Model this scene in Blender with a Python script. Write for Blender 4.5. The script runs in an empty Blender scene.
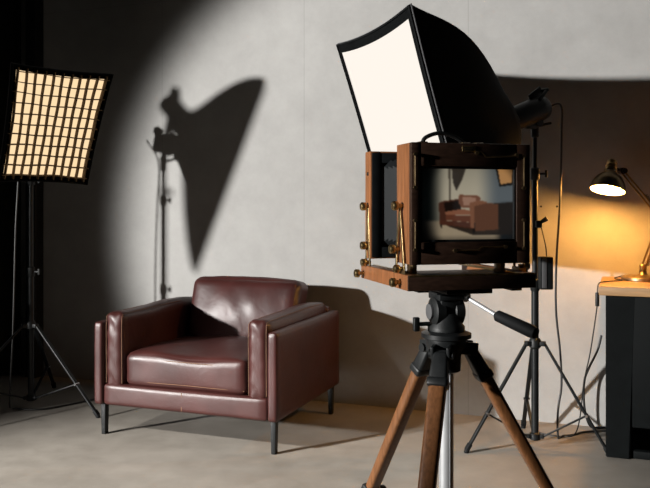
import bpy, bmesh, math, random
from mathutils import Vector as V, Matrix, noise
random.seed(4)
SC = bpy.context.scene
COL = SC.collection
H, F, CX, HY = 1.17, 800.0, 325.0, 205.0      # eye height, focal length (px), principal column, horizon row

def at(px, py, d):
    return V(((px-CX)/F*d, d, H+(HY-py)/F*d))
# wall runs through these two floor points
WA, WB = V((-1.571, 5.35, 0)), V((1.268, 4.28, 0))
WD = (WB-WA).normalized()                      # along the wall, to the right
WN = V((-WD.y, WD.x, 0))                       # into the wall (away from us)
if WN.y < 0: WN = -WN
def wall_at(px, py):
    r = (px-CX)/F
    k = (WB.y-WA.y)/(WB.x-WA.x)
    y = (WA.y-k*WA.x)/(1-k*r)
    return at(px, py, y)

# ------------------------------------------------------------------ materials
def nt(name):
    m = bpy.data.materials.new(name); m.use_nodes = True
    t = m.node_tree; b = t.nodes['Principled BSDF']
    return m, t, b
def pmat(name, col, rough=.5, metal=0., var=.12, scale=30., bump=0., bscale=80., spec=.5, rvar=.08, stretch=None, coat=0.):
    m, t, b = nt(name); N = t.nodes; Lk = t.links
    tc = N.new('ShaderNodeTexCoord'); mp = N.new('ShaderNodeMapping')
    Lk.new(tc.outputs['Object'], mp.inputs['Vector'])
    if stretch: mp.inputs['Scale'].default_value = stretch
    no = N.new('ShaderNodeTexNoise'); no.inputs['Scale'].default_value = scale; no.inputs['Detail'].default_value = 6
    Lk.new(mp.outputs['Vector'], no.inputs['Vector'])
    cr = N.new('ShaderNodeValToRGB')
    cr.color_ramp.elements[0].position = .3; cr.color_ramp.elements[1].position = .7
    cr.color_ramp.elements[0].color = (*[c*(1-var) for c in col], 1)
    cr.color_ramp.elements[1].color = (*[min(1, c*(1+var)) for c in col], 1)
    Lk.new(no.outputs['Fac'], cr.inputs['Fac']); Lk.new(cr.outputs['Color'], b.inputs['Base Color'])
    mr = N.new('ShaderNodeMapRange'); mr.inputs['To Min'].default_value = max(0, rough-rvar); mr.inputs['To Max'].default_value = min(1, rough+rvar)
    Lk.new(no.outputs['Fac'], mr.inputs['Value']); Lk.new(mr.outputs['Result'], b.inputs['Roughness'])
    b.inputs['Metallic'].default_value = metal
    b.inputs['Specular IOR Level'].default_value = spec
    b.inputs['Coat Weight'].default_value = coat
    if bump:
        n2 = N.new('ShaderNodeTexNoise'); n2.inputs['Scale'].default_value = bscale; n2.inputs['Detail'].default_value = 4
        Lk.new(mp.outputs['Vector'], n2.inputs['Vector'])
        bp = N.new('ShaderNodeBump'); bp.inputs['Strength'].default_value = bump; bp.inputs['Distance'].default_value = .003
        Lk.new(n2.outputs['Fac'], bp.inputs['Height']); Lk.new(bp.outputs['Normal'], b.inputs['Normal'])
    return m
def emat(name, col, strength):
    m, t, b = nt(name)
    b.inputs['Base Color'].default_value = (*[c*.02 for c in col], 1); b.inputs['Specular IOR Level'].default_value = .05
    b.inputs['Emission Color'].default_value = (*col, 1); b.inputs['Emission Strength'].default_value = strength
    b.inputs['Roughness'].default_value = .8
    # very slight weave so the cloth is not a perfectly even sheet
    tc = t.nodes.new('ShaderNodeTexCoord'); no = t.nodes.new('ShaderNodeTexNoise'); no.inputs['Scale'].default_value = 400
    t.links.new(tc.outputs['Object'], no.inputs['Vector'])
    bp = t.nodes.new('ShaderNodeBump'); bp.inputs['Strength'].default_value = .1
    t.links.new(no.outputs['Fac'], bp.inputs['Height']); t.links.new(bp.outputs['Normal'], b.inputs['Normal'])
    return m

def concrete(name, c0, c1, rough, joints=False, spec=.3, s1=1.3, s2=7.):
    m, t, b = nt(name); N = t.nodes; Lk = t.links
    tc = N.new('ShaderNodeTexCoord')
    a = N.new('ShaderNodeTexNoise'); a.inputs['Scale'].default_value = s1; a.inputs['Detail'].default_value = 8; a.inputs['Roughness'].default_value = .6
    f = N.new('ShaderNodeTexNoise'); f.inputs['Scale'].default_value = s2; f.inputs['Detail'].default_value = 10; f.inputs['Roughness'].default_value = .65
    for n in (a, f): Lk.new(tc.outputs['Object'], n.inputs['Vector'])
    mx = N.new('ShaderNodeMath'); mx.operation = 'ADD'; Lk.new(a.outputs['Fac'], mx.inputs[0]); Lk.new(f.outputs['Fac'], mx.inputs[1])
    cr = N.new('ShaderNodeValToRGB'); cr.color_ramp.elements[0].position = .36; cr.color_ramp.elements[1].position = .64
    cr.color_ramp.elements[0].color = (*c0, 1); cr.color_ramp.elements[1].color = (*c1, 1)
    hf = N.new('ShaderNodeMath'); hf.operation = 'MULTIPLY'; hf.inputs[1].default_value = .5
    Lk.new(mx.outputs[0], hf.inputs[0]); Lk.new(hf.outputs[0], cr.inputs['Fac'])
    col = cr.outputs['Color']
    g = N.new('ShaderNodeTexNoise'); g.inputs['Scale'].default_value = 160; g.inputs['Detail'].default_value = 4
    Lk.new(tc.outputs['Object'], g.inputs['Vector'])
    bp = N.new('ShaderNodeBump'); bp.inputs['Strength'].default_value = .18; bp.inputs['Distance'].default_value = .003
    if joints:
        br = N.new('ShaderNodeTexBrick')                      # shuttering joints, large boards
        mp = N.new('ShaderNodeMapping'); mp.inputs['Location'].default_value = (-.558, .12, 0)
        Lk.new(tc.outputs['UV'], mp.inputs['Vector']); Lk.new(mp.outputs['Vector'], br.inputs['Vector'])
        br.offset = 0; br.inputs['Scale'].default_value = 1; br.inputs['Brick Width'].default_value = .987; br.inputs['Row Height'].default_value = 2.6
        br.inputs['Mortar Size'].default_value = .0035; br.inputs['Mortar Smooth'].default_value = .6
        br.inputs['Color1'].default_value = (1, 1, 1, 1); br.inputs['Color2'].default_value = (.965, .965, .965, 1); br.inputs['Mortar'].default_value = (.84, .84, .84, 1)
        mm = N.new('ShaderNodeMix'); mm.data_type = 'RGBA'; mm.blend_type = 'MULTIPLY'; mm.inputs['Factor'].default_value = 1
        Lk.new(col, mm.inputs['A']); Lk.new(br.outputs['Color'], mm.inputs['B']); col = mm.outputs['Result']
    Lk.new(col, b.inputs['Base Color'])
    Lk.new(g.outputs['Fac'], bp.inputs['Height']); Lk.new(bp.outputs['Normal'], b.inputs['Normal'])
    mr = N.new('ShaderNodeMapRange'); mr.inputs['To Min'].default_value = rough-.12; mr.inputs['To Max'].default_value = rough+.1
    Lk.new(f.outputs['Fac'], mr.inputs['Value']); Lk.new(mr.outputs['Result'], b.inputs['Roughness'])
    b.inputs['Specular IOR Level'].default_value = spec
    return m

def leather(name, col):
    m, t, b = nt(name); N = t.nodes; Lk = t.links
    tc = N.new('ShaderNodeTexCoord')
    a = N.new('ShaderNodeTexNoise'); a.inputs['Scale'].default_value = 6; a.inputs['Detail'].default_value = 8
    Lk.new(tc.outputs['Object'], a.inputs['Vector'])
    cr = N.new('ShaderNodeValToRGB'); cr.color_ramp.elements[0].position = .3; cr.color_ramp.elements[1].position = .75
    cr.color_ramp.elements[0].color = (*[c*.72 for c in col], 1); cr.color_ramp.elements[1].color = (*[c*1.25 for c in col], 1)
    Lk.new(a.outputs['Fac'], cr.inputs['Fac']); Lk.new(cr.outputs['Color'], b.inputs['Base Color'])
    vo = N.new('ShaderNodeTexVoronoi'); vo.inputs['Scale'].default_value = 260
    Lk.new(tc.outputs['Object'], vo.inputs['Vector'])
    n2 = N.new('ShaderNodeTexNoise'); n2.inputs['Scale'].default_value = 14; n2.inputs['Detail'].default_value = 3; n2.inputs['Distortion'].default_value = .8
    Lk.new(tc.outputs['Object'], n2.inputs['Vector'])
    b1 = N.new('ShaderNodeBump'); b1.inputs['Strength'].default_value = .12; b1.inputs['Distance'].default_value = .001
    Lk.new(vo.outputs['Distance'], b1.inputs['Height'])
    b2 = N.new('ShaderNodeBump'); b2.inputs['Strength'].default_value = .14; b2.inputs['Distance'].default_value = .008
    Lk.new(n2.outputs['Fac'], b2.inputs['Height']); Lk.new(b1.outputs['Normal'], b2.inputs['Normal']); Lk.new(b2.outputs['Normal'], b.inputs['Normal'])
    mr = N.new('ShaderNodeMapRange'); mr.inputs['To Min'].default_value = .32; mr.inputs['To Max'].default_value = .5
    Lk.new(a.outputs['Fac'], mr.inputs['Value']); Lk.new(mr.outputs['Result'], b.inputs['Roughness'])
    b.inputs['Specular IOR Level'].default_value = .42
    return m

M = {}
M['wall'] = concrete('concrete_wall', (.262, .257, .247), (.33, .325, .313), .72, True)
M['floor'] = concrete('concrete_floor', (.175, .157, .135), (.262, .24, .21), .5, False, .35, 1.6, 6.)
M['leather'] = leather('oxblood_leather', (.043, .0112, .0096))
M['stitch'] = pmat('tan_thread', (.14, .07, .035), .7)
M['black_metal'] = pmat('black_metal', (.008, .009, .0095), .42, 0, .2, 40, spec=.3)
M['stand_metal'] = pmat('black_anodised', (.008, .009, .0095), .4, .0, .2, 40, spec=.25)
M['black_plastic'] = pmat('black_plastic', (.006, .007, .0072), .5, 0, .2, 60, bump=.1, bscale=300, spec=.28)
M['black_cloth'] = pmat('black_nylon', (.0055, .0062, .0066), .85, 0, .25, 12, bump=.3, bscale=25, spec=.12)
M['curtain'] = pmat('black_drape', (.012, .014, .013), .95, 0, .2, 12, bump=.2, bscale=200, spec=.1)
M['trim_cloth'] = pmat('grey_binding', (.06, .06, .062), .7)
M['chrome'] = pmat('steel', (.55, .55, .56), .25, 1., .06)
M['silver'] = pmat('silver_tube', (.50, .51, .52), .42, .45, .06, 20)
M['brass'] = pmat('brass', (.42, .30, .14), .33, 1., .15, 50)
M['brass_dark'] = pmat('aged_brass', (.30, .21, .11), .36, 1., .2, 50)
M['wood'] = pmat('cherry_wood', (.19, .072, .026), .4, 0, .28, 9, bump=.12, bscale=40, stretch=(14, 14, 1.2), spec=.4)
M['wood_shaded'] = pmat('shaded_dark_wood', (.032, .016, .010), .4, 0, .3, 9, bump=.1, bscale=40, stretch=(2, 14, 14), spec=.35)  # dark wood, with the shade of the unlit rear faces put into the colour
M['wood_leg'] = pmat('leg_walnut', (.135, .055, .02), .36, 0, .3, 9, bump=.1, bscale=40, stretch=(16, 16, 1.2), spec=.4)
M['oak'] = pmat('pale_oak', (.27, .155, .068), .5, 0, .16, 7, bump=.06, bscale=30, stretch=(1, 14, 14), spec=.35)
M['desk_black'] = pmat('black_lacquer', (.0026, .0034, .0036), .65, 0, .2, 20, spec=.08)
M['bellows'] = pmat('bellows_cloth', (.0045, .0055, .0062), .6, 0, .2, 30, spec=.15)
M['rubber'] = pmat('rubber', (.006, .0065, .007), .7, spec=.2)
M['cable'] = pmat('cable_jacket', (.012, .012, .012), .5)
M['diff_white'] = emat('lit_diffuser', (1., .925, .84), .96)
M['diff_warm'] = emat('lit_warm_diffuser', (1., .72, .42), 1.05)
M['grid_cloth'] = pmat('bounce_tinted_grid', (.16, .11, .06), .8, 0, .2, 20, spec=.2)  # black grid cloth; brown of the diffuser's bounced light put into the colour
M['diff_off'] = pmat('white_cloth', (.6, .6, .58), .8)
M['bulb'] = emat('hot_bulb', (1., .46, .10), 900.)
M['shade_in'] = pmat('white_enamel', (.85, .78, .66), .5)
M['hole'] = pmat('cavity', (.03, .03, .03), .9)

# ------------------------------------------------------------------ mesh helpers
class MB:
    def __init__(s): s.bm = bmesh.new()
    def _xf(s, verts, mat):
        for v in verts: v.co = mat @ v.co
    def box(s, c, size, mat=None, bevel=0., seg=2):
        b = bmesh.new(); bmesh.ops.create_cube(b, size=1)
        for v in b.verts: v.co = V((v.co.x*size[0], v.co.y*size[1], v.co.z*size[2]))
        if bevel: bmesh.ops.bevel(b, geom=b.edges[:], offset=min(bevel, min(size)*.45), segments=seg, profile=.5, affect='EDGES')
        m = (mat if mat else Matrix()).copy()
        b.transform(Matrix.Translation(V(c)) @ m if mat is None or len(mat) == 3 else Matrix.Translation(V(c)) @ mat)
        s.merge(b); return s
    def merge(s, b):
        me = bpy.data.meshes.new('t'); b.to_mesh(me); b.free(); s.bm.from_mesh(me); bpy.data.meshes.remove(me)
    def cyl(s, p0, p1, r0, r1=None, n=20, cap=True):
        r1 = r0 if r1 is None else r1
        return s.lathe(p0, V(p1)-V(p0), [(r0, 0), (r1, (V(p1)-V(p0)).length)], n, cap)
    def lathe(s, o, ax, prof, n=28, cap=True):
        o, ax = V(o), V(ax).normalized()
        u = ax.orthogonal().normalized(); w = ax.cross(u)
        rings = []
        for r, h in prof:
            rings.append([s.bm.verts.new(o+ax*h+(u*math.cos(2*math.pi*k/n)+w*math.sin(2*math.pi*k/n))*max(r, 1e-4)) for k in range(n)])
        for a, b in zip(rings, rings[1:]):
            for k in range(n): s.bm.faces.new((a[k], a[(k+1) % n], b[(k+1) % n], b[k]))
        if cap:
            s.bm.faces.new(rings[0][::-1]); s.bm.faces.new(rings[-1])
        return s
    def tube(s, pts, r, n=10, smooth=True, sub=8):
        P = [V(p) for p in pts]
        if smooth and len(P) > 2:
            Q = []; E = [P[0]*2-P[1]]+P+[P[-1]*2-P[-2]]
            for i in range(1, len(E)-2):
                for k in range(sub):
                    t = k/sub; a, b, c, d = E[i-1:i+3]
                    Q.append(.5*((2*b)+(c-a)*t+(2*a-5*b+4*c-d)*t*t+(3*b-a-3*c+d)*t**3))
            Q.append(P[-1]); P = Q
        rings = []; prev = None
        for i, p in enumerate(P):
            tg = (P[min(i+1, len(P)-1)]-P[max(i-1, 0)]).normalized()
            u = tg.orthogonal().normalized() if prev is None else (prev-tg*prev.dot(tg)).normalized()
            prev = u; w = tg.cross(u)
            rings.append([s.bm.verts.new(p+(u*math.cos(2*math.pi*k/n)+w*math.sin(2*math.pi*k/n))*r) for k in range(n)])
        for a, b in zip(rings, rings[1:]):
            for k in range(n): s.bm.faces.new((a[k], a[(k+1) % n], b[(k+1) % n], b[k]))
        s.bm.faces.new(rings[0][::-1]); s.bm.faces.new(rings[-1]); return s
    def bar(s, p0, p1, w, t, up=V((0, 0, 1)), bevel=0., w1=None, t1=None):
        p0, p1 = V(p0), V(p1); z = (p1-p0); L = z.length; z.normalize()
        x = V(up).cross(z)
        if x.length < 1e-3: x = z.orthogonal()
        x.normalize(); y = z.cross(x)
        b = bmesh.new(); bmesh.ops.create_cube(b, size=1)
        for v in b.verts:
            k = v.co.z+.5
            ww = w+( (w1 if w1 else w)-w)*k; tt = t+((t1 if t1 else t)-t)*k
            v.co = V((v.co.x*ww, v.co.y*tt, v.co.z*L))
        if bevel: bmesh.ops.bevel(b, geom=b.edges[:], offset=bevel, segments=3, profile=.5, affect='EDGES')
        R = Matrix((x, y, z)).transposed().to_4x4()
        b.transform(Matrix.Translation((p0+p1)/2) @ R); s.merge(b); return s
    def cushion(s, half, r, bulge, n=14, wr=0., seed=0, fn=None, mat=None):
        b = bmesh.new(); bmesh.ops.create_cube(b, size=2)
        bmesh.ops.subdivide_edges(b, edges=b.edges[:], cuts=n, use_grid_fill=True)
        hx, hy, hz = half
        for v in b.verts:
            u = V([math.sin(c*math.pi/2) for c in v.co])
            p = V((u.x*hx, u.y*hy, u.z*hz))
            i = V([max(-(h-r), min(h-r, c)) for c, h in zip(p, half)])
            d = p-i
            if d.length > 1e-9: p = i+d.normalized()*r
            q = p.copy()
            q.z += bulge[2]*u.z*(1-u.x**2)*(1-u.y**2)
            q.y += bulge[1]*u.y*(1-u.x**2)*(1-u.z**2)
            q.x += bulge[0]*u.x*(1-u.y**2)*(1-u.z**2)
            if wr:
                q += V((noise.noise(q*9+V((seed, 0, 0))), noise.noise(q*9+V((0, seed, 5))), noise.noise(q*9+V((3, 0, seed)))))*wr
            if fn: q = fn(q, u)
            v.co = q
        if mat: b.transform(mat)
        s.merge(b); return s

def tag(o, label=None, cat=None, group=None, kind=None):
    if label: o['label'] = label
    if cat: o['category'] = cat
    if group: o['group'] = group
    if kind: o['kind'] = kind
    return o
ROOT = {}
def thing(name, loc, label, cat, group=None, rz=0.):
    o = bpy.data.objects.new(name, None); o.empty_display_size = .1; COL.objects.link(o)
    o.location = loc; o.rotation_euler = (0, 0, rz)
    ROOT[o.name] = Matrix.Translation(V(loc)) @ Matrix.Rotation(rz, 4, 'Z')
    return tag(o, label, cat, group)
def part(name, mb, mat, parent=None, smooth=40., local=False, label=None):
    bm = mb.bm if isinstance(mb, MB) else mb
    if parent is not None:
        R = ROOT[parent.name]
        if not local: bm.transform(R.inverted())
    bmesh.ops.recalc_face_normals(bm, faces=bm.faces[:])
    me = bpy.data.meshes.new(name); bm.to_mesh(me); bm.free()
    o = bpy.data.objects.new(name, me); COL.objects.link(o)
    for m in (mat if isinstance(mat, list) else [mat]): me.materials.append(m)
    if smooth:
        me.shade_smooth()
        me.set_sharp_from_angle(angle=math.radians(smooth))
    if parent is not None:
        o.parent = parent; ROOT[o.name] = ROOT[parent.name]
    else: ROOT[o.name] = Matrix()
    if label: o['label'] = label
    return o
def weld(mb, d=1e-5):
    bmesh.ops.remove_doubles(mb.bm, verts=mb.bm.verts[:], dist=d); return mb

# ------------------------------------------------------------------ setting
fl = MB(); fl.box((-3.5, 2.5, -.06), (19, 17, .12)); tag(part('floor', fl, M['floor'], smooth=0), kind='structure')
wl0, wl1 = WA-WD*4.5, WB+WD*3.2
wb = MB(); bmw = wb.bm
pts = [wl0, wl1, wl1+V((0, 0, 4.2)), wl0+V((0, 0, 4.2))]
a = [bmw.verts.new(p) for p in pts]; b_ = [bmw.verts.new(p+WN*.15) for p in pts]
bmw.faces.new(a); bmw.faces.new(b_[::-1])
for k in range(4): bmw.faces.new((a[k], b_[k], b_[(k+1) % 4], a[(k+1) % 4]))
lay = bmw.loops.layers.uv.new('UVMap')
for f in bmw.faces:
    for l in f.loops: l[lay].uv = ((l.vert.co-WA).dot(WD), l.vert.co.z)
wall = tag(part('wall_back', wb, M['wall'], smooth=0), kind='structure')
for px, py in ((541, 206.5), (557, 206.5)):
    h = MB(); c = wall_at(px, py); h.lathe(c-WN*.0015, WN, [(.006, 0), (.006, .003)], 12)
    hh = part('tie_hole', h, M['hole'], wall)

# black steel column and drape at the left
cb = MB(); c0 = wall_at(39.5, 300); c0.z = 0
RW = Matrix((WD, WN, V((0, 0, 1)))).transposed().to_4x4()
cb.box(c0-WN*.05+V((0, 0, 2.1)), (.085, .085, 4.2), RW, .006)
tag(part('trim_1', cb, M['black_metal'], smooth=30), kind='structure')
cu = MB(); base = c0-WD*.07-WN*.11
nx, nz = 160, 8; g = []
for i in range(nx+1):
    u = i/nx; off = .035*math.sin(u*58+.7*math.sin(u*17))+.012*math.sin(u*133)
    g.append([cu.bm.verts.new(base-WD*(u*2.2)+WN*off*(1 if j < nz else .7)+V((0, 0, .012+4.1*j/nz))) for j in range(nz+1)])
for i in range(nx):
    for j in range(nz): cu.bm.faces.new((g[i][j], g[i+1][j], g[i+1][j+1], g[i][j+1]))
bmesh.ops.solidify(cu.bm, geom=cu.bm.faces[:], thickness=.004)
tag(part('curtain', cu, M['curtain'], smooth=60), 'black pleated curtain hanging at the far left beside the dark column', 'curtain')

# ------------------------------------------------------------------ armchair
def chair():
    fr, flf = V((-.235, 3.76, 0)), V((-1.13, 4.10, 0))
    cen = (fr+flf)/2+WN*.385
    rz = math.atan2(WD.y, WD.x)
    t = thing('armchair', cen, 'oxblood leather boxy armchair on slim black legs in front of the concrete wall', 'armchair', None, rz)
    W, D = 1.02, .87                 # local: x right, y back, z up
    hx, hy = W/2, D/2
    def P(name, mb, mat, par=t, label=None, sm=50): return part(name, mb, mat, par, sm, True, label)
    zb = .158
    # side panels, full height slabs
    for sx in (-1, 1):
        m = MB(); m.cushion((.026, hy, (.577-zb)/2), .016, (.004, 0, .0), 12, .0012, sx, mat=Matrix.Translation((sx*(hx-.026), 0, (.577+zb)/2)))
        p = P('side_panel', m, M['leather'])
        s = MB(); y = -hy-.001
        x = sx*(hx-.026); 
        s.tube([(x-sx*.022, y+.012, zb+.01), (x-sx*.022, y+.012, .555)], .0016, 6, False)
        P('stitching', s, M['stitch'], p)
    m = MB(); m.cushion((hx-.053, .026, .054), .018, (0, .004, 0), 12, .001, 3, mat=Matrix.Translation((0, -hy+.034, .211)))
    m.box((0, .02, .19), (W-.11, D-.10, .05), None, .01)
    P('base_rail', m, M['leather'])
    m = MB(); m.box((0, -hy+.007, .211), (.003, .004, .088)); P('centre_seam', m, M['stitch'])
    m = MB(); m.cushion((hx-.053, .03, (.60-zb)/2), .018, (0, .004, 0), 12, .001, 3, mat=Matrix.Translation((0, hy-.03, (.60+zb)/2)))
    P('back_panel', m, M['leather'])
    # arm cushions
    for sx in (-1, 1):
        xa = sx*(hx-.053-.057)
        def fn(q, u, sx=sx):
            # wrinkles gathered on the front roll
            if u.y < -.6: q.y += .004*math.sin(q.z*70+2*math.sin(q.x*60))*(-u.y-.6)*2.5
            q.z += .006*math.sin(q.y*9)*max(0, u.z)
            return q
        m = MB(); m.cushion((.054, hy-.03, .193), .034, (.006, .006, .010), 16, .0035, 10+sx, fn, Matrix.Translation((xa, -.012, .432)))
        ac = P('arm_cushion', m, M['leather'])
        s = MB()
        for q in (-1, 1):
            s.tube([(xa+q*.046, -hy+.0235, .27), (xa+q*.046, -hy+.022, .575), (xa+q*.0455, -hy+.036, .6055), (xa+q*.043, -hy+.08, .6185), (xa+q*.042, .1, .625), (xa+q*.042, hy-.12, .620)], .0016, 6)
        P('piping', s, M['stitch'], ac)
    # seat
    sw = hx-.053-.114-.004
    def fs(q, u):
        q.z += .006*math.sin(q.x*13+q.y*7)*max(0, u.z)
        return q
    m = MB(); m.cushion((sw, .33, .085), .036, (.0, .008, .026), 20, .004, 21, fs, Matrix.Translation((0, -.082, .343)))
    sc = P('seat_cushion', m, M['leather'])
    s = MB()
    yf = -.082-.33-.004
    for z, yy, k in ((.396, .004, .0), (.285, .000, 0)):
        s.tube([(-sw+.012, yf+yy+.012, z), (-sw*.5, yf+yy-.002, z+.004), (0, yf+yy-.004, z+.006), (sw*.5, yf+yy-.002, z+.004), (sw-.012, yf+yy+.012, z)], .0016, 6)
    P('piping', s, M['stitch'], sc)
    # back cushion, leaning, pillowy with vertical creases
    def fb(q, u):
        if u.y < 0:
            c = max(0, 1-abs(u.z)*1.1)
            q.y += .010*math.sin(q.x*48+3*math.sin(q.z*9))*math.exp(-(q.x/.12)**2)*c
        q.y += .012*u.z*u.z
        return q
    mt = Matrix.Translation((.012, .262, .557)) @ Matrix.Rotation(math.radians(-13), 4, 'X')
    m = MB(); m.cushion((sw-.004, .085, .195), .05, (.0, .035, .012), 22, .006, 31, fb, mt)
    bc = P('back_cushion', m, M['leather'])
    s = MB()
    pts = [(-sw+.03, -.03, .186), (-sw*.5, -.035, .196), (0, -.035, .199), (sw*.5, -.035, .196), (sw-.03, -.03, .186)]
    s.tube([mt @ V(p) for p in pts], .002, 6); P('piping', s, M['stitch'], bc)
    for sx in (-1, 1):
        for sy in (-1, 1):
            m = MB(); x, y = sx*(hx-.035), sy*(hy-.05)
            m.bar((x, y, 0), (x, y, zb+.03), .022, .03, V((0, 1, 0)), .003, .03, .034)
            P('leg', m, M['black_metal'])
chair()

# ------------------------------------------------------------------ light stands, heads, softboxes
def stand(base, top, r, angs, zc, label, lower=.05):
    base = V((base[0], base[1], 0))
    t = thing('light_stand', base, label, 'light stand', 'tripod light stands')
    def up(z): return base+V((0, 0, z))
    m = MB(); m.cyl(up(lower), up(.80), .0175, n=20); part('lower_pole', m, M['stand_metal'], t)
    m = MB(); m.cyl(up(.76), up(top-.22 if top > 1.3 else top-.1), .0135, n=20); part('middle_pole', m, M['stand_metal'], t)
    m = MB(); m.cyl(up(top-.26), up(top), .010, n=16); part('upper_pole', m, M['stand_metal'], t)
    for z in (.785, top-.24):
        m = MB(); m.lathe(up(z-.03), (0, 0, 1), [(.017, 0), (.022, .006), (.022, .054), (.016, .06)], 20)
        c = part('collar', m, M['black_plastic'], t)
        k = MB(); k.cyl(up(z)+V((.02, -.004, 0)), up(z)+V((.05, -.012, 0)), .006); k.bar(up(z)+V((.05, -.012, -.018)), up(z)+V((.05, -.012, .018)), .012, .010, V((0, 1, 0)), .003)
        part('locking_knob', k, M['black_plastic'], c)
    m = MB(); m.lathe(up(zc-.025), (0, 0, 1), [(.020, 0), (.028, .008), (.028, .04), (.022, .05)], 24)
    for a in angs:
        d = V((math.cos(a), math.sin(a), 0)); m.bar(up(zc)+d*.02, up(zc)+d*.05, .03, .022, bevel=.003)
    part('leg_collar', m, M['black_plastic'], t)
    m = MB(); m.lathe(up(lower-.012), (0, 0, 1), [(.014, 0), (.026, .006), (.026, .034), (.018, .04)], 24)
    for a in angs:
        d = V((math.cos(a), math.sin(a), 0)); m.bar(up(lower+.01)+d*.02, up(lower+.01)+d*.042, .022, .018, bevel=.002)
    part('brace_collar', m, M['black_plastic'], t)
    for a, rr in zip(angs, r if isinstance(r, (list, tuple)) else [r]*3):
        d = V((math.cos(a), math.sin(a), 0))
        p0 = up(zc)+d*.045; p1 = base+d*rr+V((0, 0, .012))
        m = MB(); m.bar(p0, p1, .021, .012, d, .003); l = part('leg', m, M['stand_metal'], t)
        k = MB(); k.bar(p1+(p0-p1).normalized()*.035, p1-V((0, 0, .0)), .026, .018, d, .003); k.lathe(p1-V((0, 0, .012)), (0, 0, 1), [(.011, 0), (.013, .004), (.010, .018)], 14)
        part('rubber_foot', k, M['rubber'], l)
        q = p0.lerp(p1, .66)
        m = MB(); m.bar(up(lower+.01)+d*.038, q, .016, .008, V((0, 0, 1)), .002); b = part('brace', m, M['stand_metal'], t)
        k = MB(); tg = V((-d.y, d.x, 0)); k.cyl(q-tg*.016, q+tg*.016, .007, n=12); part('rivet', k, M['chrome'], b)
    return t

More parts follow.
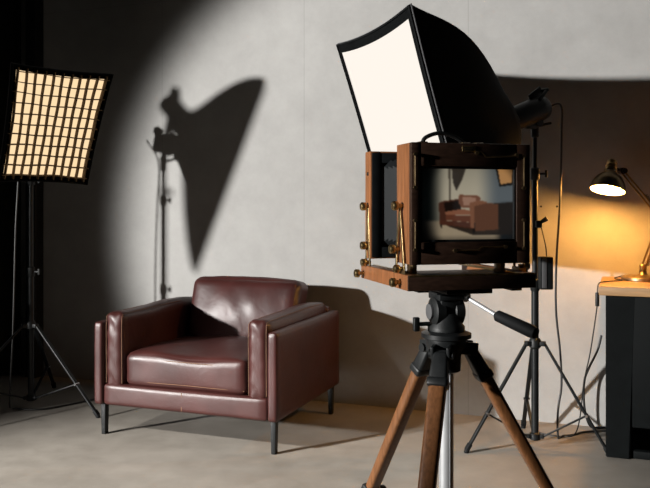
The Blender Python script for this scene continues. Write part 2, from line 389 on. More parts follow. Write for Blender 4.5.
def softbox(face, ring_c, label, lit, grid=None, pinch=.045, bow=.10, lip=.02, back=.075, border=.90, bexp=.85):
    """face: TL, TR, BR, BL seen from the front; ring_c: centre of the speed ring behind."""
    TL, TR, BR, BL = [V(p) for p in face]; ring_c = V(ring_c)
    cen = (TL+TR+BR+BL)/4; U = ((TR-TL)+(BR-BL))/4; Wv = ((TL-BL)+(TR-BR))/4
    nrm = U.cross(Wv).normalized()
    if nrm.dot(cen-ring_c) < 0: nrm = -nrm
    t = thing('softbox', V((ring_c.x, ring_c.y, ring_c.z)), label, 'softbox', 'studio softboxes')
    def S(u, v, k=1., off=0.):       # pinched face
        a = u*(1-pinch*(1-v*v))*k; b = v*(1-pinch*(1-u*u))*k
        tl = ((1-a)*(1+b)*TL+(1+a)*(1+b)*TR+(1+a)*(1-b)*BR+(1-a)*(1-b)*BL)/4
        return tl+nrm*off
    n = 16
    per = [(-1+2*i/n, 1) for i in range(n)]+[(1, 1-2*i/n) for i in range(n)]+[(1-2*i/n, -1) for i in range(n)]+[(-1, -1+2*i/n) for i in range(n)]
    ax = (ring_c-cen)
    rr = back
    un, wn = U.normalized(), Wv.normalized()
    def shell_pt(u, v, s):
        f = S(u, v)
        ang = math.atan2(v, u); rp = ring_c+(un*math.cos(ang)+wn*math.sin(ang))*rr
        p = f.lerp(rp, s)
        corner = (abs(u)*abs(v))
        out = (f-cen).normalized()
        bul = bow*(.35+.65*corner)*math.sin(math.pi*s**bexp)*(f-cen).length*1.6
        return p+out*bul
    m = MB(); rows = []
    ns = 14
    for s in [i/ns for i in range(ns+1)]:
        rows.append([m.bm.verts.new(shell_pt(u, v, s)) for u, v in per])
    if rr > .08:
        for q in (.85, .7, .5):
            rows.append([m.bm.verts.new(ring_c+(un*math.cos(math.atan2(v, u))+wn*math.sin(math.atan2(v, u)))*rr*q+ax.normalized()*.03*(1-q)) for u, v in per])
    lipr = [[m.bm.verts.new(S(u, v, 1, o)) for u, v in per] for o in (lip,)]
    inner = [m.bm.verts.new(S(u, v, .985, lip)) for u, v in per]
    inner2 = [m.bm.verts.new(S(u, v, .985, .004)) for u, v in per]
    seq = [inner2, inner]+lipr+rows
    K = len(per)
    for a, b in zip(seq, seq[1:]):
        for k in range(K): m.bm.faces.new((a[k], a[(k+1) % K], b[(k+1) % K], b[k]))
    sh = part('shell', m, M['black_cloth'], t, 50)
    # border strip round the diffuser
    m = MB(); a = [m.bm.verts.new(S(u, v, .986, .006)) for u, v in per]; b = [m.bm.verts.new(S(u, v, border, .008)) for u, v in per]
    for k in range(K): m.bm.faces.new((a[k], a[(k+1) % K], b[(k+1) % K], b[k]))
    bmesh.ops.solidify(m.bm, geom=m.bm.faces[:], thickness=.003)
    part('border', m, M['black_cloth'], t, 50)
    m = MB(); N = 18; g = [[m.bm.verts.new(S(-1+2*i/N, -1+2*j/N, .97, .003)) for j in range(N+1)] for i in range(N+1)]
    for i in range(N):
        for j in range(N): m.bm.faces.new((g[i][j], g[i+1][j], g[i+1][j+1], g[i][j+1]))
    part('diffuser', m, lit, t, 60)
    # binding along the seam
    m = MB()
    m.tube([S(u, v, 1.002, 0) for u, v in per]+[S(-1, 1, 1.002, 0)], .003, 6, False)
    part('seam_binding', m, M['trim_cloth'], t)
    m = MB(); axn = ax.normalized()
    m.lathe(ring_c-axn*.012, axn, [(.07, 0), (.086, .004), (.086, .024), (.07, .03)], 32)
    part('speed_ring', m, M['black_metal'], t)
    if grid:
        nu, nv, dep = grid; m = MB()
        def strip(pa, thick_dir):
            ps = [S(u, v, .955, .004) for u, v in pa]
            vs = []
            for p in ps:
                vs.append([m.bm.verts.new(p-thick_dir*.0024), m.bm.verts.new(p+thick_dir*.0024), m.bm.verts.new(p+thick_dir*.0024+nrm*dep), m.bm.verts.new(p-thick_dir*.0024+nrm*dep)])
            for a, b in zip(vs, vs[1:]):
                for k in range(4): m.bm.faces.new((a[k], a[(k+1) % 4], b[(k+1) % 4], b[k]))
            m.bm.faces.new(vs[0][::-1]); m.bm.faces.new(vs[-1])
        for i in range(nu+1):
            u = -.93+1.86*i/nu; strip([(u+.006*math.sin(i*2.1+j), -1+2*j/14) for j in range(15)], un)
        for i in range(nv+1):
            v = -.93+1.86*i/nv; strip([(-1+2*j/14, v+.008*math.sin(i*1.7+j*.9)) for j in range(15)], wn)
        part('honeycomb_grid', m, M['grid_cloth'], t, 30)
    return t, nrm, un, wn, axn

def head(ring_c, axn, top, label, L=.21):
    """studio flash head: ring_c at the softbox ring, axn pointing back out of the box, top = stand top"""
    t = thing('studio_light', V(top), label, 'studio light', 'studio light heads')
    o = ring_c+axn*.018
    m = MB(); m.lathe(o, axn, [(.05, 0), (.066, .012), (.066, .03), (.056, .04), (.057, .05), (.060, L*.8), (.056, L*.95), (.045, L)], 32)
    part('body', m, M['black_plastic'], t)
    side = axn.cross(V((0, 0, 1))).normalized(); upv = side.cross(axn).normalized()
    if upv.z < 0: upv = -upv
    m = MB()
    for q in (-1, 1): m.bar(o+axn*(L*.78)+side*q*.036+upv*.045, o+axn*(L*1.02)+side*q*.036+upv*.078, .014, .012, side, .003)
    m.bar(o+axn*(L*1.02)+side*-.043+upv*.078, o+axn*(L*1.02)+side*.043+upv*.078, .016, .016, upv, .004)
    m.bar(o+axn*(L*.70)+upv*.055, o+axn*(L*1.02)+upv*.078, .05, .010, side, .003)
    part('handle', m, M['black_plastic'], t)
    m = MB()
    for k in range(5): m.bar(o+axn*(L*.35)+side*(-.06)+upv*(.03-.012*k), o+axn*(L*.62)+side*(-.06)+upv*(.03-.012*k), .004, .004)
    part('vent', m, M['trim_cloth'], t)
    top = V(top)
    mid = o+axn*(L*.42)
    m = MB()
    m.lathe(top-V((0, 0, .05)), (0, 0, 1), [(.015, 0), (.019, .006), (.019, .06), (.014, .07)], 20)
    m.bar(top+V((0, 0, .01)), mid-upv*.045, .045, .035, axn, .006)
    m.cyl(top+V((0, 0, .02))-side*.035, top+V((0, 0, .02))+side*.035, .022)
    part('tilt_bracket', m, M['black_metal'], t)
    m = MB(); k0 = top+V((0, 0, .0)); m.cyl(k0, k0+V((.045, -.01, .012)), .006); m.bar(k0+V((.03, -.008, .01)), k0+V((.075, -.015, .018)), .018, .012, bevel=.004)
    part('locking_lever', m, M['black_plastic'], t)
    return t

# right hand softbox: big, lit
k = 1.05
TL, TR = at(338, 44, 3.72*k), at(411, 4, 2.98*k)
TR.z = TL.z
hd = V((-(TR-TL).y, (TR-TL).x, 0)).normalized()
if hd.y > 0: hd = -hd
ph = math.radians(17); upf = hd*math.sin(ph)+V((0, 0, math.cos(ph))); nf = hd*math.cos(ph)-V((0, 0, math.sin(ph)))
Hf = 1.03
BL, BR = TL-upf*Hf, TR-upf*Hf
cenf = (TL+TR+BL+BR)/4
ringR = cenf-nf*.50-upf*.07
axH = V((.80, .45, .33)).normalized()
_, _, _, _, axR = softbox((TL, TR, BR, BL), ringR, 'big black softbox with glowing white front tilted above the wooden view camera', M['diff_white'], back=.17, bow=.095, border=.905, lip=.012, bexp=1.2)
baseR = at(535, 300, 3.85); baseR.z = 0
topR = V((baseR.x, baseR.y, 1.545))
hR = head(ringR+axH*.02, axH, topR, 'black studio light head behind the big white softbox, cable at its back', .27)
sR = stand(baseR, 1.56, (.35, .335, .35), [math.radians(a) for a in (192, -22, 85)], .505, 'black tripod light stand behind the view camera, left of the desk')

# left softbox: gridded, warm
fl_ = (at(11, 63, 4.2), at(111, 74, 4.54), at(85, 184, 4.59), at(-3, 181, 4.25))
cl = sum(fl_, V((0, 0, 0)))/4
Ul = (fl_[1]-fl_[0]).normalized(); Wl = (fl_[0]-fl_[3]).normalized(); nl = Ul.cross(Wl).normalized()
if nl.y > 0: nl = -nl
ringL = cl-nl*.22+V((.0, 0, .0))
_, _, _, _, axL = softbox(fl_, ringL, 'small square softbox with warm glowing grid at the left edge', M['diff_warm'], (10, 10, .032), .03, .10, .036)
baseL = at(31, 300, 4.62); baseL.z = 0
topL = V((baseL.x, baseL.y, ringL.z-.10))
head(ringL, axL, topL, 'black studio light head mounted behind the small warm grid softbox', .13)
sL = stand(baseL, topL.z+.015, .50, [math.radians(a) for a in (-26, 94, 214)], .475, 'black tripod light stand under the warm grid softbox at left')

# the key spotlight stands far off to the left; a third softbox out of frame throws its shadow on the wall
KEY = V((-9.87, -1.97, 2.75))
def toward(px, py, f):
    w = wall_at(px, py); return w.lerp(KEY, f)
f3 = .17
ta, tb = toward(262, 82, f3), toward(195, 262, f3)
ld = (ta-KEY); ld.z = 0; ld.normalize()
f3c = (ta-ld*.3, ta+ld*.3, tb+ld*.3, tb-ld*.3)
ring3 = toward(186, 124, f3)
_, _, _, _, ax3 = softbox(f3c, ring3, 'black softbox out of view at left whose shadow falls on the wall', M['diff_off'], None, .03, .07, .02)
b3 = toward(164, 200, f3); top3 = V((b3.x, b3.y, toward(164, 150, f3).z))
head(ring3, ax3, top3, 'black studio light head on the softbox casting the wall shadow', .17)
stand(b3, top3.z+.015, .45, [math.radians(a) for a in (-40, 80, 200)], .42, 'black tripod light stand of the softbox casting the wall shadow')

# battery pack hanging on the right stand
pk = at(545.5, 273, 3.80)
t = thing('power_pack', pk, 'small black power pack hanging from the stand right of the view camera', 'power pack')
m = MB(); m.box(pk, (.062, .05, .155), None, .006); part('case', m, M['black_plastic'], t)
m = MB(); m.box(pk+V((-.012, -.026, 0)), (.022, .006, .14), None, .002); part('face_plate', m, M['trim_cloth'], t)
m = MB(); m.tube([pk+V((.005, 0, .077)), pk+V((.0, 0, .13)), at(541, 226, 3.83)], .003, 8); part('hanging_strap', m, M['cable'], t)
cp = at(538, 224, 3.84)
m = MB(); m.box(cp, (.03, .05, .035), None, .006); m.cyl(cp+V((.01, -.02, .01)), cp+V((.035, -.03, .028)), .009, .012); part('clamp', m, M['black_plastic'], t)

# ------------------------------------------------------------------ cables
def cable(name, pts, r, label, cat='cable', mat='cable', group=None):
    m = MB(); m.tube(pts, r, 8); return tag(part(name, m, M[mat], None, 60), label, cat, group)
bk = ringR+axH*.31
cable('power_cable', [bk+V((0, 0, -.01)), at(560.5, 105, 3.86), at(561.5, 135, 3.9), at(560, 200, 3.95), at(556.5, 260, 4.0), at(556, 310, 4.02), at(560, 350, 4.03), at(561.5, 385, 4.03), at(558, 410, 4.02), V((1.165, 4.0, .012)), V((1.2, 4.03, .007)), V((1.26, 4.05, .007)), V((1.33, 4.10, .007)), V((1.45, 4.12, .007))], .0055, 'black power cable hanging from the right light head down to the floor')
hl = ringL+axL*.19
cable('power_cable', [hl, at(20, 140, 4.61), at(18, 185, 4.61), at(16, 220, 4.61), at(15, 250, 4.61), at(13, 330, 4.61), V((-1.82, 4.62, .02)), V((-1.77, 4.58, .006)), V((-1.62, 4.56, .006)), V((-1.5, 4.66, .006)), V((-1.35, 4.83, .006)), V((-1.2, 4.98, .006)), V((-1.05, 5.06, .006))], .005, 'black power cable running down the left stand and across the floor')

# ------------------------------------------------------------------ desk and lamp
ZD = .795
dc = V((1.262, 3.69, 0))          # near left corner of the desk top
rzd = math.atan2(WD.y, WD.x)
desk = thing('desk', dc, 'black desk with a pale oak top against the wall at right', 'desk', None, rzd)
DW, DD = 1.5, .585
m = MB(); m.box((DW/2, DD/2, ZD-.021), (DW, DD, .042), None, .004); part('desktop', m, M['oak'], desk, 30, True)
m = MB()
for x in (.03, DW-.15):
    mm = bmesh.new(); bmesh.ops.create_cube(mm, size=1)
    for v in mm.verts:
        tp = v.co.z > 0
        wdt = .13 if tp else .105
        v.co = V((x+(v.co.x+.5)*wdt, .03+(v.co.y+.5)*(DD-.05), .002 if not tp else ZD-.042))
    bmesh.ops.bevel(mm, geom=mm.edges[:], offset=.005, segments=2, affect='EDGES')
    e = MB(); e.merge(mm); part('side_panel', e, M['desk_black'], desk, 30, True)
m = MB(); m.box((DW/2, .046, (ZD-.042+.15)/2), (DW-.29, .03, ZD-.042-.15), None, .003); part('front_panel', m, M['desk_black'], desk, 30, True)
m = MB(); m.box((DW/2, .05, .025), (DW-.30, .04, .035), None, .004); part('foot_rail', m, M['desk_black'], desk, 30, True)
m = MB(); m.box((DW/2, DD-.08, .165), (DW-.30, .03, .03), None, .004); part('rear_rail', m, M['silver'], desk, 30, True)

lb = at(643, 279, 3.98); lb.z = ZD
lamp = thing('desk_lamp', lb, 'brass swing arm desk lamp with a glowing dome shade on the desk', 'desk lamp')
m = MB(); m.lathe(lb, (0, 0, 1), [(.10, 0), (.104, .004), (.104, .016), (.096, .022), (.03, .026), (.02, .034), (.016, .05)], 48); part('base', m, M['brass_dark'], lamp)
j0 = at(640, 267, 3.98); j0.x = lb.x; j0.y = lb.y; j0.z = ZD+.05
el = at(661, 218, 3.98); hj = at(622, 171, 3.98)
def twin_arm(name, a, b, off):
    m = MB(); dd = (b-a).normalized(); sd = V((0, 1, 0)).cross(dd).normalized()
    for q in (-1, 1): m.bar(a+sd*q*off*.5, b+sd*q*off*.5, .008, .008, V((0, 1, 0)), .001)
    m.cyl(a-V((0, .016, 0)), a+V((0, .016, 0)), .012); m.cyl(b-V((0, .016, 0)), b+V((0, .016, 0)), .012)
    o = part(name, m, M['brass_dark'], lamp)
    s = MB(); q0, q1 = a.lerp(b, .08)+sd*.018, a.lerp(b, .45)+sd*.018
    pts = [q0.lerp(q1, i/90)+V((0, math.cos(i*1.4)*.005, 0))+sd*math.sin(i*1.4)*.005 for i in range(91)]
    s.tube(pts, .0013, 5, False); part('spring', s, M['chrome'], o)
    return o
twin_arm('lower_arm', j0+V((0, 0, .01)), el, .018); twin_arm('upper_arm', el, hj, .016)
m = MB(); m.lathe(lb+V((0, 0, .045)), (0, 0, 1), [(.014, 0), (.018, .005), (.018, .03), (.012, .036)], 20); part('pivot', m, M['brass'], lamp)
# shade: axis from the crown down to the mouth
oc = at(607.5, 190.5, 3.93); crown = at(613, 168, 3.93)
axs = (crown-oc).normalized(); axs = (axs+V((.0, .22, 0))).normalized()
R = .083
prof = [(R, 0), (R*1.03, .003), (R*.99, .02), (R*.90, .045), (R*.72, .068), (R*.48, .085), (.028, .096), (.026, .104)]
m = MB(); m.lathe(oc, axs, prof, 48, False)
bmesh.ops.solidify(m.bm, geom=m.bm.faces[:], thickness=.0015)
sh = part('shade', m, M['brass_dark'], lamp)
m = MB(); m.lathe(oc+axs*.002, axs, [(r*.975, h*.97) for r, h in prof], 48, False); m.lathe(oc+axs*.1, axs, [(.027, 0), (.027, .002)], 24)
part('shade_lining', m, M['shade_in'], sh, label='white enamel lining')
m = MB(); m.lathe(oc+axs*.012, axs, [(.002, -.030), (.017, -.026), (.029, -.010), (.031, .006), (.025, .026), (.014, .045), (.012, .07)], 28); part('bulb', m, M['bulb'], lamp)
m = MB(); m.lathe(oc+axs*.102, axs, [(.020, 0), (.029, .004), (.029, .012), (.024, .014), (.024, .018), (.029, .021), (.029, .028), (.024, .031), (.024, .035), (.027, .038), (.024, .052), (.012, .058)], 28)
part('socket', m, M['brass'], lamp)
m = MB(); m.bar(oc+axs*.12, hj, .018, .014, bevel=.003); m.cyl(hj-V((0, .022, 0)), hj+V((0, .022, 0)), .016); m.lathe(hj+V((0, -.03, 0)), (0, -1, 0), [(.010, 0), (.013, .004), (.013, .012)], 16)
part('tilt_joint', m, M['black_metal'], lamp)
# cord: over the left edge of the desk, past an inline switch, to the floor
Wl_ = lambda x, y, z: ROOT[desk.name] @ V((x, y, z))
sw_p = at(600, 299, 3.80); 
cordp = [lb+V((-.06, .07, .02)), lb+V((-.12, .06, .006)), Wl_(.10, .30, ZD+.005), Wl_(.03, .20, ZD+.005), Wl_(-.004, .165, ZD-.002), Wl_(-.011, .16, ZD-.05)]
m = MB(); m.tube(cordp, .0032, 8)
lowp = [Wl_(-.011, .16, ZD-.10), Wl_(-.02, .17, .62), Wl_(-.045, .19, .45), Wl_(-.075, .22, .30), Wl_(-.095, .25, .12), Wl_(-.12, .27, .03), Wl_(-.17, .29, .006), Wl_(-.25, .30, .005), Wl_(-.33, .34, .005)]
m.tube(lowp, .0032, 8)
cord = part('cord', m, M['cable'], lamp)
m = MB(); m.bar(Wl_(-.011, .16, ZD-.112), Wl_(-.011, .16, ZD-.045), .020, .014, bevel=.004); part('inline_switch', m, M['black_plastic'], cord)
cable('extension_cable', [Wl_(.0, .45, .50), Wl_(-.02, .45, .42), Wl_(-.06, .46, .33), Wl_(-.085, .47, .25), Wl_(-.085, .48, .12), Wl_(-.06, .50, .02), Wl_(-.02, .52, .006), Wl_(.02, .54, .006)], .006, 'thick black cable drooping down the wall behind the left desk side')

# ------------------------------------------------------------------ view camera
O = V((.22, 2.05, 0)); yaw = math.radians(15)
E1 = V((math.cos(yaw), math.sin(yaw), 0)); E2 = V((-math.sin(yaw), math.cos(yaw), 0))
RC = Matrix((E1, E2, V((0, 0, 1)))).transposed().to_4x4()
def C(w, s, z): return O+E1*w+E2*s+V((0, 0, z))
def cbox(mb, w0, w1, s0, s1, z0, z1, bev=.002):
    mb.box(C((w0+w1)/2, (s0+s1)/2, (z0+z1)/2), (abs(w1-w0), abs(s1-s0), abs(z1-z0)), RC, bev); return mb
FW = .336; Z0, Z1 = 1.016, 1.331
vcam = thing('view_camera', C(FW/2, .17, .948), 'wooden large format view camera with brass fittings on the wooden tripod', 'view camera')
def frame(w0, w1, s0, s1, z0, z1, b):
    m = MB()
    cbox(m, w0, w0+b, s0, s1, z0, z1); cbox(m, w1-b, w1, s0, s1, z0, z1)
    cbox(m, w0+b, w1-b, s0, s1, z1-b, z1); cbox(m, w0+b, w1-b, s0, s1, z0, z0+b)
    return m
rs = part('rear_standard', frame(0, FW, .012, .105, Z0, Z1, .024), M['wood'], vcam, 30)
gw0, gw1, gz0, gz1 = .025, .297, 1.074, 1.270
m = MB()
cbox(m, 0, gw0, -.006, .012, Z0, Z1); cbox(m, gw1, FW, -.006, .012, Z0, Z1)
cbox(m, gw0, gw1, -.006, .012, gz1, Z1); cbox(m, gw0, gw1, -.006, .012, Z0, gz0)
rb = part('camera_back', m, M['wood_shaded'], vcam, 30, label='dark wooden back frame, shade put into its colour')
# inner stepped frame round the glass
m = MB(); b = .006
cbox(m, gw0, gw0+b, -.002, .014, gz0, gz1, .001); cbox(m, gw1-b, gw1, -.002, .014, gz0, gz1, .001)
cbox(m, gw0, gw1, -.002, .014, gz1-b, gz1, .001); cbox(m, gw0, gw1, -.002, .014, gz0, gz0+b, .001)
part('glass_retainer', m, M['black_metal'], vcam, 30)

# ground glass picture: what the lens throws on it, as colours on a fine grid
def lin(c): 
    c /= 255.
    return c/12.92 if c <= .04045 else ((c+.055)/1.055)**2.4
def inpoly(x, y, P):
    r = False; j = len(P)-1
    for i in range(len(P)):
        if (P[i][1] > y) != (P[j][1] > y) and x < (P[j][0]-P[i][0])*(y-P[i][1])/(P[j][1]-P[i][1])+P[i][0]: r = not r
        j = i
    return r
def sst(a, b, x):
    t = max(0, min(1, (x-a)/(b-a))); return t*t*(3-2*t)
SHP = [  # polygons on a 390 x 315 picture, y down
    ([(116, -5), (124, -5), (124, 145), (117, 145)], (92, 84, 72)),
    ([(128, -5), (190, -5), (172, 50), (148, 100), (134, 62)], (62, 55, 47)),
    ([(215, 160), (400, 148), (400, 290), (215, 290)], (36, 30, 26)),
    ([(312, -5), (400, -5), (400, 70), (330, 80)], (16, 14, 12)),
    ([(320, -5), (386, -5), (384, 62), (334, 71)], (205, 150, 92)),
    ([(78, 232), (220, 262), (335, 258), (320, 285), (215, 290), (120, 255)], (52, 42, 34)),
    ([(82, 225), (90, 226), (90, 262), (84, 262)], (24, 18, 15)),
    ([(216, 265), (226, 265), (226, 285), (218, 285)], (24, 18, 15)),
    ([(76, 152), (90, 145), (160, 134), (168, 160), (168, 195), (106, 200), (104, 235), (78, 228)], (78, 46, 34)),
    ([(96, 152), (162, 140), (168, 188), (104, 194)], (30, 20, 16)),
    ([(162, 116), (236, 120), (248, 128), (246, 172), (170, 172), (156, 150), (156, 126)], (128, 84, 64)),
    ([(172, 124), (228, 128), (232, 158), (178, 164)], (176, 134, 112)),
    ([(100, 190), (170, 178), (208, 186), (208, 204), (104, 204)], (150, 96, 70)),
    ([(104, 203), (206, 208), (206, 236), (106, 226)], (108, 62, 44)),
    ([(78, 226), (222, 238), (222, 266), (80, 244)], (84, 48, 35)),
    ([(204, 152), (240, 140), (276, 146), (276, 160), (226, 168), (224, 262), (206, 258)], (140, 92, 66)),
    ([(222, 166), (276, 152), (326, 156), (326, 268), (226, 276)], (104, 66, 46)),
]
def gg(u, v):                      # u 0..1 left-right, v 0..1 top-down
    x, y = u*390, v*315
    lit = (200, 190, 166)
    fx = sst(28, 112, x)
    cool = sst(225, 330, x)
    wallc = [lit[i]*(1-cool)+(104, 112, 116)[i]*cool for i in range(3)]
    fy = 1-.22*sst(0, 210, abs(y-130))
    base = [8+(wallc[0]-8)*fx*fy, 12+(wallc[1]-12)*fx*fy, 12+(wallc[2]-12)*fx*fy]
    if y > 222: 
        k = sst(222, 236, y); fl = (176, 158, 130); ff = sst(0, 100, x)*(1-sst(300, 360, x))*(1-.35*sst(285, 315, y))
        base = [base[i]*(1-k)+(10+(fl[i]-10)*ff)*k for i in range(3)]
    if x > 325 and y > 70:
        k = sst(325, 345, x)*sst(140, 165, y); base = [base[i]*(1-k)+(22, 27, 30)[i]*k for i in range(3)]
    for P, c in SHP:
        if inpoly(x, y, P): base = list(c)
    vg = 1-.85*sst(.80, 1.12, math.hypot((u-.56)/.56, (v-.5)/.78))
    dk = sst(385, 362, x) if False else 1
    return [b*vg for b in base]
GU, GV = 118, 92
raw = [[gg((i+.5)/(GU+1), (j+.5)/(GV+1)) for j in range(GV+1)] for i in range(GU+1)]
def blur(A):
    B = []
    for i in range(GU+1):
        row = []
        for j in range(GV+1):
            s = [0, 0, 0]; n = 0
            for a in (-1, 0, 1):
                for b in (-1, 0, 1):
                    ii, jj = min(GU, max(0, i+a)), min(GV, max(0, j+b)); w = (2-abs(a))*(2-abs(b)); n += w
                    for k in range(3): s[k] += A[ii][jj][k]*w
            row.append([q/n for q in s])
        B.append(row)
    return B
raw = blur(raw)
m = MB(); cl_ = m.bm.verts.layers.float_color.new('picture')
GR = []
for i in range(GU+1):
    row = []
    for j in range(GV+1):
        v = m.bm.verts.new(C(gw0+.004+(gw1-gw0-.008)*i/GU, .006, gz1-.004-(gz1-gz0-.008)*j/GV))
        v[cl_] = (*[lin(c) for c in raw[i][j]], 1); row.append(v)
    GR.append(row)
for i in range(GU):
    for j in range(GV): m.bm.faces.new((GR[i][j], GR[i+1][j], GR[i+1][j+1], GR[i][j+1]))
gm, tt, bb = nt('ground_glass_image')
at_ = tt.nodes.new('ShaderNodeAttribute'); at_.attribute_name = 'picture'
tt.links.new(at_.outputs['Color'], bb.inputs['Emission Color']); bb.inputs['Emission Strength'].default_value = .52
bb.inputs['Base Color'].default_value = (.02, .022, .024, 1); bb.inputs['Roughness'].default_value = .45
part('ground_glass', m, gm, vcam, 0, label='ground glass screen showing the armchair')

# bellows
m = MB(); rows = []; NB = 6
for i in range(NB*2+1):
    s = .10+.215*i/(NB*2); q = .0 if i % 2 else .009
    w0, w1, z0, z1 = .032+q, FW-.032-q, 1.045+q, 1.302-q
    c = .02
    ring = [(w0+c, z0), (w1-c, z0), (w1, z0+c), (w1, z1-c), (w1-c, z1), (w0+c, z1), (w0, z1-c), (w0, z0+c)]
    rows.append([m.bm.verts.new(C(w, s, z)) for w, z in ring])
for a, b in zip(rows, rows[1:]):
    for k in range(8): m.bm.faces.new((a[k], a[(k+1) % 8], b[(k+1) % 8], b[k]))
part('bellows', m, M['bellows'], vcam, 0)
FO = -.010
part('front_standard', frame(.004+FO, FW-.004+FO, .312, .362, 1.012, 1.328, .03), M['wood'], vcam, 30)
m = MB(); b = .03
for w0, w1, z0, z1 in ((.008, .008+b, 1.016, 1.324), (FW-.008-b, FW-.008, 1.016, 1.324), (.008+b, FW-.008-b, 1.294, 1.324), (.008+b, FW-.008-b, 1.016, 1.046)):
    cbox(m, w0+FO, w1+FO, .3085, .312, z0, z1, .001)
part('bellows_frame', weld(m), M['bellows'], vcam, 30)
m = MB(); cbox(m, .034, FW-.034, .33, .345, 1.042, 1.298); part('lens_board', m, M['wood_shaded'], vcam, 30)
m = MB(); m.lathe(C(FW/2, .345, 1.17), E2, [(.055, 0), (.055, .012), (.044, .014), (.044, .05), (.048, .052), (.048, .075), (.042, .076), (.038, .06), (.001, .055)], 40)
part('lens', m, M['black_metal'], vcam)
# bed
for w0, w1 in ((-.012, .018), (FW-.018, FW+.014)):
    m = MB(); cbox(m, w0, w1, -.008, .385, .950, .990); part('bed_rail', m, M['wood'], vcam, 30)
m = MB(); cbox(m, -.012, FW+.014, -.013, -.008, .950, .990, .001); part('bed_front', m, M['wood_shaded'], vcam, 30)
m = MB(); cbox(m, .018, FW-.018, -.012, .20, .952, .984); part('bed_board', m, M['wood_shaded'], vcam, 30)
m = MB()
for w in (.028, FW-.028): cbox(m, w-.005, w+.005, -.008, .38, .984, .990, .001)
cbox(m, -.010, FW+.012, -.0135, -.012, .986, .990, .0004)
part('focus_track', m, M['brass'], vcam, 30)
m = MB()
cbox(m, .10, .23, .0, .20, .937, .951); cbox(m, .02, .05, .0, .06, .944, .952)
cbox(m, FW-.05, FW-.02, .0, .05, .942, .952)
part('base_plate', m, M['black_metal'], vcam, 30)
for w in (.03, FW-.05):
    m = MB(); cbox(m, w-.007, w+.007, .05, .09, .984, 1.018, .002); part('standard_foot', m, M['brass_dark'], vcam, 30)
def knob(s, z, side=-1, r=.011, out=.03):
    w0 = 0 if side < 0 else FW
    if z < .99: w0 = -.012 if side < 0 else FW+.014
    m = MB(); d = E1*side
    m.lathe(C(w0, s, z)-d*.002, d, [(.006, 0), (.006, out*.45), (r*.85, out*.5), (r, out*.58), (r, out*.9), (r*.8, out)], 18)
    part('knob', m, M['brass'], vcam)
for side in (-1, 1):
    for s, z, r in ((.062, 1.168, .0125), (.085, 1.053, .012), (.05, 1.003, .011), (.045, .968, .012), (.338, 1.166, .0125), (.338, 1.050, .012), (.335, 1.000, .011), (.36, .966, .0125)):
        knob(s, z, side, r)
    w0 = -.006 if side < 0 else FW+.006
    for pa, pb in (((.062, 1.168), (.088, 1.053)), ((.088, 1.053), (.092, .975)), ((.066, 1.168), (.03, .985)), ((.338, 1.166), (.345, 1.05)), ((.345, 1.05), (.355, .975)), ((.333, 1.166), (.318, .99))):
        m = MB(); m.bar(C(w0, *pa), C(w0, *pb), .004, .0105, E2, .001)
        part('strut', m, M['brass'], vcam)
    m = MB(); cbox(m, w0-.003, w0+.003, .02, .10, .962, 1.0, .001) if side < 0 else cbox(m, w0-.003, w0+.003, .02, .10, .962, 1.0, .001)
    part('corner_plate', m, M['brass_dark'], vcam)
m = MB(); 
kb = C(.0, .335, 1.262); m.lathe(kb, -E1, [(.005, 0), (.006, .006), (.004, .009)], 12); part('lock_button', m, M['black_metal'], vcam)
# brass fittings on the back
m = MB(); cbox(m, .139, .178, -.0085, -.006, 1.308, 1.324, .0008); npl = part('nameplate', m, M['brass'], vcam)
m = MB()
for z, w in ((1.319, .030), (1.315, .022)):
    cbox(m, .1585-w/2, .1585+w/2, -.0089, -.0085, z-.0008, z+.0008, .0)
part('engraving', m, M['black_metal'], npl)
def clip(pts):
    m = MB(); m.tube([C(w, -.011, z) for w, z in pts], .0022, 8, False)
    for w, z in (pts[0], pts[-1]): m.lathe(C(w, -.006, z), -E2, [(.005, 0), (.005, .008)], 14)
    part('spring_clip', m, M['brass_dark'], vcam)
clip([(.180, 1.306), (.192, 1.309), (.205, 1.296), (.285, 1.298), (.295, 1.302)])
clip([(.118, 1.052), (.180, 1.052), (.195, 1.060), (.262, 1.060)])
clip([(.008, 1.300), (.008, 1.215)]); clip([(.008, 1.130), (.008, 1.055)])
clip([(.316, 1.300), (.316, 1.215)]); clip([(.316, 1.130), (.316, 1.055)])
m = MB(); m.tube([C(.05, .05, Z1), C(.062, .05, Z1+.018), C(.10, .05, Z1+.030), C(.14, .05, Z1+.022), C(.172, .05, Z1+.004)], .0055, 10); part('carrying_strap', m, M['black_plastic'], vcam)
m = MB()
for w in (.05, .172, .21): cbox(m, w-.012, w+.012, .035, .065, Z1-.001, Z1+.006, .002)
part('strap_mount', m, M['brass_dark'], vcam)

# ------------------------------------------------------------------ wooden tripod
T = V((.341, 2.25, 0))
trip = thing('tripod', T, 'tall wooden tripod with black fluid head carrying the view camera', 'tripod')
def tz(z): return T+V((0, 0, z))
m = MB(); m.box(tz(.930), (.10, .10, .014), RC, .003); m.box(tz(.915), (.075, .085, .02), RC, .004); part('mounting_plate', m, M['black_metal'], trip)
m = MB(); m.lathe(tz(.872)-E1*.046, E1, [(.030, 0), (.040, .006), (.040, .030), (.034, .034), (.034, .058), (.040, .062), (.040, .086), (.030, .092)], 32)
m.box(tz(.887), (.06, .07, .05), RC, .008); m.lathe(tz(.818), (0, 0, 1), [(.052, 0), (.052, .012), (.044, .022), (.040, .05)], 36)
part('fluid_head', m, M['black_plastic'], trip)
m = MB(); m.lathe(tz(.872)-E1*.047, -E1, [(.022, 0), (.022, .006), (.012, .009)], 24); part('drag_dial', m, M['trim_cloth'], trip)
m = MB(); m.lathe(tz(.795), (0, 0, 1), [(.058, 0), (.070, .004), (.070, .016), (.055, .022)], 40); part('pan_base', m, M['black_metal'], trip)
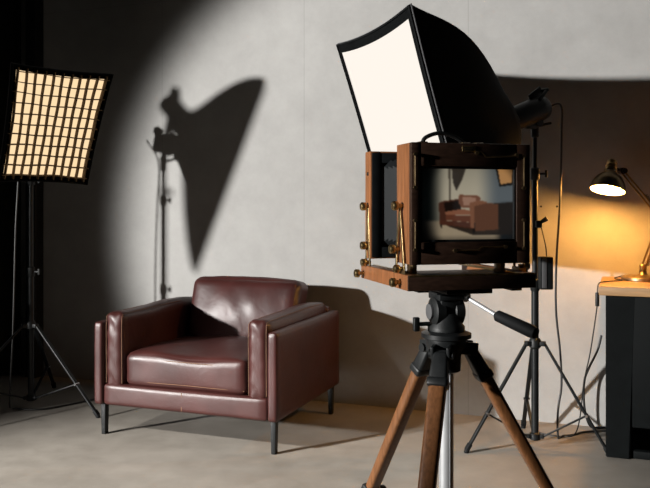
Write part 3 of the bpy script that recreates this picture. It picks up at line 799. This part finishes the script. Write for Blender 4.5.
kp = tz(.838)-E1*.05
m = MB(); m.cyl(kp, kp-E1*.045, .006); m.bar(kp-E1*.040+V((0, 0, -.020)), kp-E1*.040+V((0, 0, .020)), .014, .018, E1, .004); part('pan_lock_knob', m, M['black_plastic'], trip)
h0, h1, h2 = at(466, 297, 2.24), at(496, 315, 2.16), at(537, 334, 2.06)
m = MB(); m.cyl(h0-(h1-h0).normalized()*.02, h1, .006); m.lathe(h0-(h1-h0).normalized()*.025, h1-h0, [(.014, 0), (.014, .03), (.009, .034)], 20)
ph_ = part('pan_handle', m, M['silver'], trip, label='steel rod with a black grip')
hd_ = (h2-h1); Lh = hd_.length
m = MB(); m.lathe(h1, hd_, [(.010, 0), (.0155, .006), (.0165, Lh*.3), (.0175, Lh*.85), (.015, Lh*.97), (.008, Lh)], 24); part('grip', m, M['rubber'], ph_)
m = MB(); m.lathe(tz(.70), (0, 0, 1), [(.030, 0), (.040, .006), (.042, .05), (.056, .075), (.056, .096)], 36)
for a in (10, 123, 250):
    d = V((math.cos(math.radians(a)), math.sin(math.radians(a)), 0)); s_ = V((-d.y, d.x, 0))
    for q in (-1, 1): m.bar(tz(.772)+d*.03+s_*q*.022, tz(.765)+d*.085+s_*q*.022, .010, .036, V((0, 0, 1)), .003)
part('leg_crown', m, M['black_metal'], trip)
m = MB(); m.cyl(tz(.24), tz(.705), .0205, n=36); m.lathe(tz(.225), (0, 0, 1), [(.014, 0), (.023, .004), (.023, .03)], 30)
for a in range(4):
    d = V((math.cos(a*1.57+.4), math.sin(a*1.57+.4), 0)); m.bar(tz(.25)+d*.0205, tz(.70)+d*.0205, .003, .003, d)
part('centre_column', m, M['silver'], trip)
for a in (10, 123, 250):
    d = V((math.cos(math.radians(a)), math.sin(math.radians(a)), 0)); s_ = V((-d.y, d.x, 0))
    p0 = tz(.762)+d*.068; p1 = T+d*.50+V((0, 0, .012)); ax = (p1-p0).normalized()
    L = (p1-p0).length; qa, qb = p0+ax*.02, p0+ax*(L*.665)
    m = MB(); m.bar(p0+ax*.06, qb, .048, .036, d, .011, .043, .032)
    l = part('leg', m, M['wood_leg'], trip)
    m = MB(); m.bar(p0-ax*.004, p0+ax*.085, .040, .034, d, .008, .054, .042); m.cyl(p0-s_*.034, p0+s_*.034, .012); m.bar(p0+ax*.068, p0+ax*.095, .058, .046, d, .008)
    part('hinge_casting', m, M['black_metal'], l)
    m = MB(); m.bar(qb-ax*.015, qb+ax*.05, .056, .046, d, .008); kk = qb+ax*.015; m.cyl(kk, kk-s_*.05, .007); m.lathe(kk-s_*.04, -s_, [(.014, 0), (.016, .004), (.016, .016), (.012, .02)], 16)
    part('leg_lock', m, M['black_plastic'], l)
    m = MB(); m.bar(qb+ax*.03, p1-ax*.03, .030, .024, d, .006); part('lower_leg', m, M['wood_leg'], l)
    m = MB(); m.lathe(p1-ax*.045, ax, [(.018, 0), (.018, .02), (.012, .04), (.006, .046)], 16); m.lathe(T+d*.50, (0, 0, 1), [(.014, 0), (.014, .006), (.008, .014)], 14); part('foot', m, M['rubber'], l)

# ------------------------------------------------------------------ light
def spot(name, loc, target, energy, size, blend, col, rad):
    d = bpy.data.lights.new(name, 'SPOT'); d.energy = energy; d.spot_size = size; d.spot_blend = blend; d.color = col; d.shadow_soft_size = rad
    o = bpy.data.objects.new(name, d); COL.objects.link(o); o.location = loc
    o.rotation_euler = (V(target)-V(loc)).to_track_quat('-Z', 'Y').to_euler(); return o
spot('key_spotlight', KEY, wall_at(488, 265), 11700, math.radians(19.8), .27, (1., .98, .95), .15)
spot('floor_fill_spot', V((-6, -.3, 5)), V((-1.0, 2.9, 0)), 5000, math.radians(22), .8, (1., .97, .92), .2)  # added fill with no visible source, brightens floor the key only grazes
w = bpy.data.worlds.new('studio'); SC.world = w; w.use_nodes = True
bg = w.node_tree.nodes['Background']; bg.inputs['Color'].default_value = (.8, .95, .95, 1); bg.inputs['Strength'].default_value = .004

# ------------------------------------------------------------------ camera
cd = bpy.data.cameras.new('camera'); co = bpy.data.objects.new('camera', cd); COL.objects.link(co)
co.location = (0, 0, H); co.rotation_euler = (math.pi/2, 0, 0)
cd.sensor_width = 36; cd.lens = 36*F/650; cd.shift_y = -(244-HY)/650; cd.clip_start = .05
SC.camera = co
SC.view_settings.view_transform = 'Standard'; SC.view_settings.look = 'None'
SC.view_settings.gamma = 1; SC.view_settings.exposure = 0; SC.view_settings.use_curve_mapping = False
